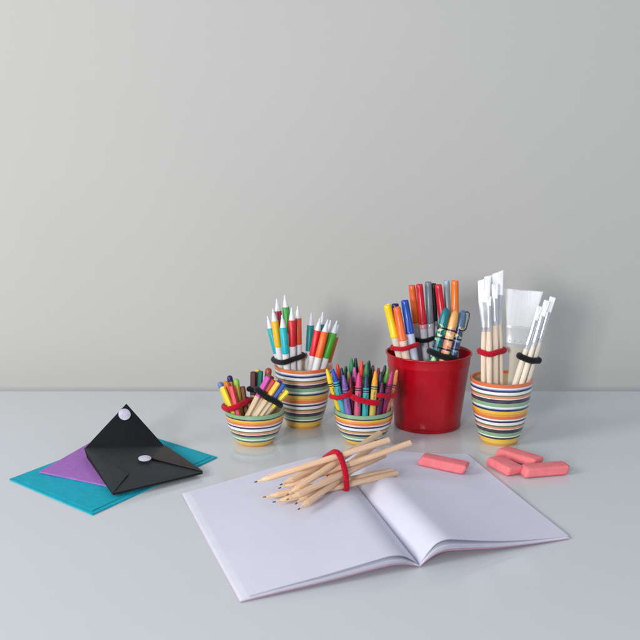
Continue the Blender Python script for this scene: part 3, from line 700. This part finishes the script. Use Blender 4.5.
# ------------------------------------------------------------------ erasers
M_er = mat('pink_rubber', srgb(234, 126, 132), rough=.75, spec=.25, var=.07, vscale=70, bump=.3, bscale=300, sss=.1)
def eraser(label, c, yaw, L=5.9, w=2.05, h=1.2, tiltx=0, tilty=0):
    bm = bmesh.new(); k = .42            # slanted ends
    P = [(-L/2, 0), (L/2-k, 0), (L/2, h), (-L/2+k, h)]
    P = [(-L/2, h*.3), (-L/2+.12, 0), (L/2-k, 0), (L/2, h*.7), (L/2-.12, h), (-L/2+k, h)]
    a = [bm.verts.new((x, -w/2, z)) for x, z in P]; b = [bm.verts.new((x, w/2, z)) for x, z in P]
    n = len(P)
    for i in range(n): bm.faces.new((a[i], a[(i+1) % n], b[(i+1) % n], b[i]))
    bm.faces.new(a[::-1]); bm.faces.new(b)
    bmesh.ops.recalc_face_normals(bm, faces=bm.faces)
    bmesh.ops.bevel(bm, geom=list(bm.edges), offset=.3, segments=6, profile=.5, affect='EDGES')
    for v in bm.verts:
        v.co += Vector((random.uniform(-1, 1), random.uniform(-1, 1), random.uniform(-.3, .3)))*.008
    o = obj('eraser', bm, M_er, angle=60); o.location = c*S; o.rotation_euler = (tiltx, tilty, yaw)
    return tag(o, label, 'eraser', 'pink rubber erasers')
pc = on_page(443, 469, 1); print('eraser page pt', pc)
eraser('pink eraser lying alone on the right page of the notebook', pc+Vector((0, 0, .1)), math.radians(-22), L=6.1, tilty=math.radians(4.5))
eraser('pink eraser at the left of the three, pointing toward the notebook', G(504, 470, .05), math.radians(-64), L=4.9, w=2.2)
eraser('pink eraser at the back of the three, nearest the brush cup', G(519, 461, .05), math.radians(-48), L=6.2)
eraser('pink eraser at the right of the three, pointing to the right', G(544, 474, .05), math.radians(13), L=6.0)

# ------------------------------------------------------------------ envelopes
def slab(name, pts, th, m, parent=None, puff=0.0, n=10):
    bm = bmesh.new(); A = []; Bq = []
    a, b, c, d = pts
    for i in range(n+1):
        ra, rb = [], []
        for j in range(n+1):
            u, v = i/n, j/n; p = lerp(lerp(a, b, u), lerp(d, c, u), v); k = 16*u*(1-u)*v*(1-v)
            q = p+Vector((0, 0, th+puff*k**.6)); ra.append(bm.verts.new(q)); rb.append(bm.verts.new(p))
        A.append(ra); Bq.append(rb)
    for i in range(n):
        for j in range(n):
            bm.faces.new((A[i][j], A[i+1][j], A[i+1][j+1], A[i][j+1])); bm.faces.new((Bq[i][j], Bq[i][j+1], Bq[i+1][j+1], Bq[i+1][j]))
    for i in range(n):
        bm.faces.new((A[i][0], Bq[i][0], Bq[i+1][0], A[i+1][0])); bm.faces.new((A[i][n], A[i+1][n], Bq[i+1][n], Bq[i][n]))
        bm.faces.new((A[0][i], A[0][i+1], Bq[0][i+1], Bq[0][i])); bm.faces.new((A[n][i], Bq[n][i], Bq[n][i+1], A[n][i+1]))
    return obj(name, bm, m, parent, angle=30)
def tri_slab(name, pts, th, m, parent=None, bow=0.0, n=12):
    bm = bmesh.new(); a, b, c = pts; nn = (b-a).cross(c-a).normalized()
    if nn.z < 0: nn = -nn
    V = {}; U = {}
    for i in range(n+1):
        for j in range(n+1-i):
            u, v = i/n, j/n; w = 1-u-v; p = a*w+b*u+c*v+nn*(bow*27*u*v*w)
            V[i, j] = bm.verts.new(p+nn*th); U[i, j] = bm.verts.new(p)
    for i in range(n):
        for j in range(n-i):
            bm.faces.new((V[i, j], V[i+1, j], V[i, j+1])); bm.faces.new((U[i, j], U[i, j+1], U[i+1, j]))
            if j < n-i-1:
                bm.faces.new((V[i+1, j], V[i+1, j+1], V[i, j+1])); bm.faces.new((U[i+1, j], U[i, j+1], U[i+1, j+1]))
    for i in range(n):
        for p, q in (((i, 0), (i+1, 0)), ((0, i), (0, i+1)), ((i, n-i), (i+1, n-i-1))):
            bm.faces.new((V[p], V[q], U[q], U[p]))
    return obj(name, bm, m, parent, angle=30)
M_teal = mat('teal_felt', srgb(22, 166, 188), rough=.75, spec=.2, var=.06, vscale=160, bump=.35, bscale=500)
M_purp = mat('purple_felt', srgb(164, 112, 190), rough=.8, spec=.2, var=.07, vscale=160, bump=.4, bscale=500)
M_blk = mat('black_felt', srgb(38, 42, 46), rough=.6, spec=.35, var=.1, vscale=120, bump=.35, bscale=420)
M_blk2 = mat('black_felt_inside', srgb(26, 27, 32), rough=.8, spec=.2, var=.1, vscale=120, bump=.35, bscale=420)
M_brn = mat('black_felt_brownish', srgb(58, 50, 50), rough=.6, spec=.3, var=.1, vscale=120, bump=.35, bscale=420)
M_vel = mat('fastener_dot', srgb(206, 202, 222), rough=.6, var=.12, vscale=260, bump=.8, bscale=600)
V3 = lambda x, y, z: Vector((x, y, z))
te = empty('envelope', 'turquoise envelope, largest and lowest of the stack, flat on the table', 'envelope', loc=(-25, 108, 0))
o = slab('body', [V3(-37.2, 104.8, .03), V3(-24.7, 94.2, .03), V3(-13.2, 112.6, .03), V3(-25.7, 123.2, .03)], .14, M_teal, te, puff=.12); o.location = -te.location
o = slab('front_panel', [V3(-36.4, 104.75, .2), V3(-24.9, 95.0, .2), V3(-14.0, 112.5, .2), V3(-25.6, 122.3, .2)], .06, M_teal, te, puff=.12); o.location = -te.location
pe = empty('envelope', 'lilac purple envelope between the turquoise and the black one', 'envelope', loc=(-27, 109, .4))
o = slab('body', [V3(-34, 106.3, .4), V3(-24.2, 101.4, .4), V3(-20.8, 112, .4), V3(-30.6, 117, .4)], .16, M_purp, pe, puff=.1); o.location = -pe.location
be = empty('envelope', 'black envelope on top of the stack with its pointed flap raised', 'envelope', loc=(-22, 108, .6))
A_ = G(84, 448.5, 1.9); D_ = G(165, 446.5, .9); B_ = G(113, 495, .65); C_ = G(203, 473.5, .45)
def lo(v, z): return Vector((v.x, v.y, z))
def rel(o): o.location = -be.location; return o
Ab, Db = lo(A_, .62)+V3(.3, .0, 0), lo(D_, .42)
rel(slab('back_panel', [Ab, B_-V3(0, 0, .05), C_-V3(0, 0, .05), Db], .1, M_blk, be))
up = V3(0, 0, .14)
rel(slab('side_gusset', [Ab+V3(0, 0, .1), A_+V3(0.02, -.02, 0), lerp(A_, B_, .98)+V3(0.02, 0, .1), lerp(Ab, B_, .97)], .03, M_blk2, be, n=4))
rel(slab('front_flap', [B_+up, C_+up, D_+V3(0, 0, .02), A_+V3(0, 0, .02)], .07, M_blk, be, puff=.25, n=20))
o = rel(tri_slab('side_flap', [D_+V3(0, 0, .14), C_+up*1.9, G(150, 458, 1.55)], .05, M_brn, be, bow=.1)); o['label'] = 'brownish black side flap at the right of the envelope'
rel(tri_slab('side_flap', [A_+V3(.1, -.2, .1), B_+up*1.6, G(128.5, 474, 1.36)], .05, M_blk, be, bow=.1))
apex = W(126.3, 403.8, 116.2)
fl = rel(tri_slab('flap', [A_+V3(0, .0, -.08), D_+V3(0, .0, -.08), apex], .08, M_blk2, be, bow=.25))
def dot(c, n, r, parent):
    z = n.normalized(); x = Vector((1, 0, 0)); x = (x-z*x.dot(z)).normalized(); y = z.cross(x); bm = bmesh.new()
    lathe([(0, r), (.06, r), (.1, r*.9)], 28, bm=bm)
    Mx = Matrix((x, y, z)).transposed()
    for v in bm.verts: v.co = Mx @ v.co + c
    o = obj('fastener_dot', bm, M_vel, parent, angle=50); return o
fn = (D_-A_).cross(apex-A_); fn = -fn if fn.y > 0 else fn; fn.normalize()
cdot = W(124.5, 414.5, 115.0)
# put the dot onto the flap plane
k = (A_-cdot).dot(fn); cdot = cdot+fn*(k+.28)
d1 = dot(cdot, fn, .78, fl)
c2 = W(144.8, 457.2, 110.9); r2 = ray(144.8, 457.2)
fp = (lerp(A_, C_, .5)+lerp(D_, B_, .5))/2
d2 = dot(G(144.8, 458.5, 1.72), V3(.05, -.12, 1), .78, be); rel(d2)

# ------------------------------------------------------------------ light
w = bpy.data.worlds.new('World'); sc.world = w; w.use_nodes = True
bg = w.node_tree.nodes['Background']; bg.inputs[0].default_value = (.82, .89, 1, 1); bg.inputs[1].default_value = .33
def area(name, loc, tgt, sx, sy, power, col):
    l = bpy.data.lights.new(name, 'AREA'); l.shape = 'RECTANGLE'; l.size = sx; l.size_y = sy; l.energy = power; l.color = col
    o = bpy.data.objects.new(name, l); C.objects.link(o); o.location = loc
    o.rotation_euler = (Vector(tgt)-Vector(loc)).to_track_quat('-Z', 'Y').to_euler()
area('window_light_left', (-2.15, -.1, 1.25), (0.1, 1.3, .15), .9, 1.1, 41, (1, .985, .965))
area('added_front_light', (-.8, -1.1, .62), (.1, 1.3, .12), .36, .42, 31, (1, .98, .96))  # added lamp, no window here: throws the pots' soft shadow onto the wall
area('window_light_right', (1.5, .0, 1.3), (.5, 1.45, .6),   .6, 1.2, 7, (.78, .88, 1))
sc.view_settings.view_transform = 'Standard'; sc.view_settings.look = 'None'; sc.view_settings.exposure = 0
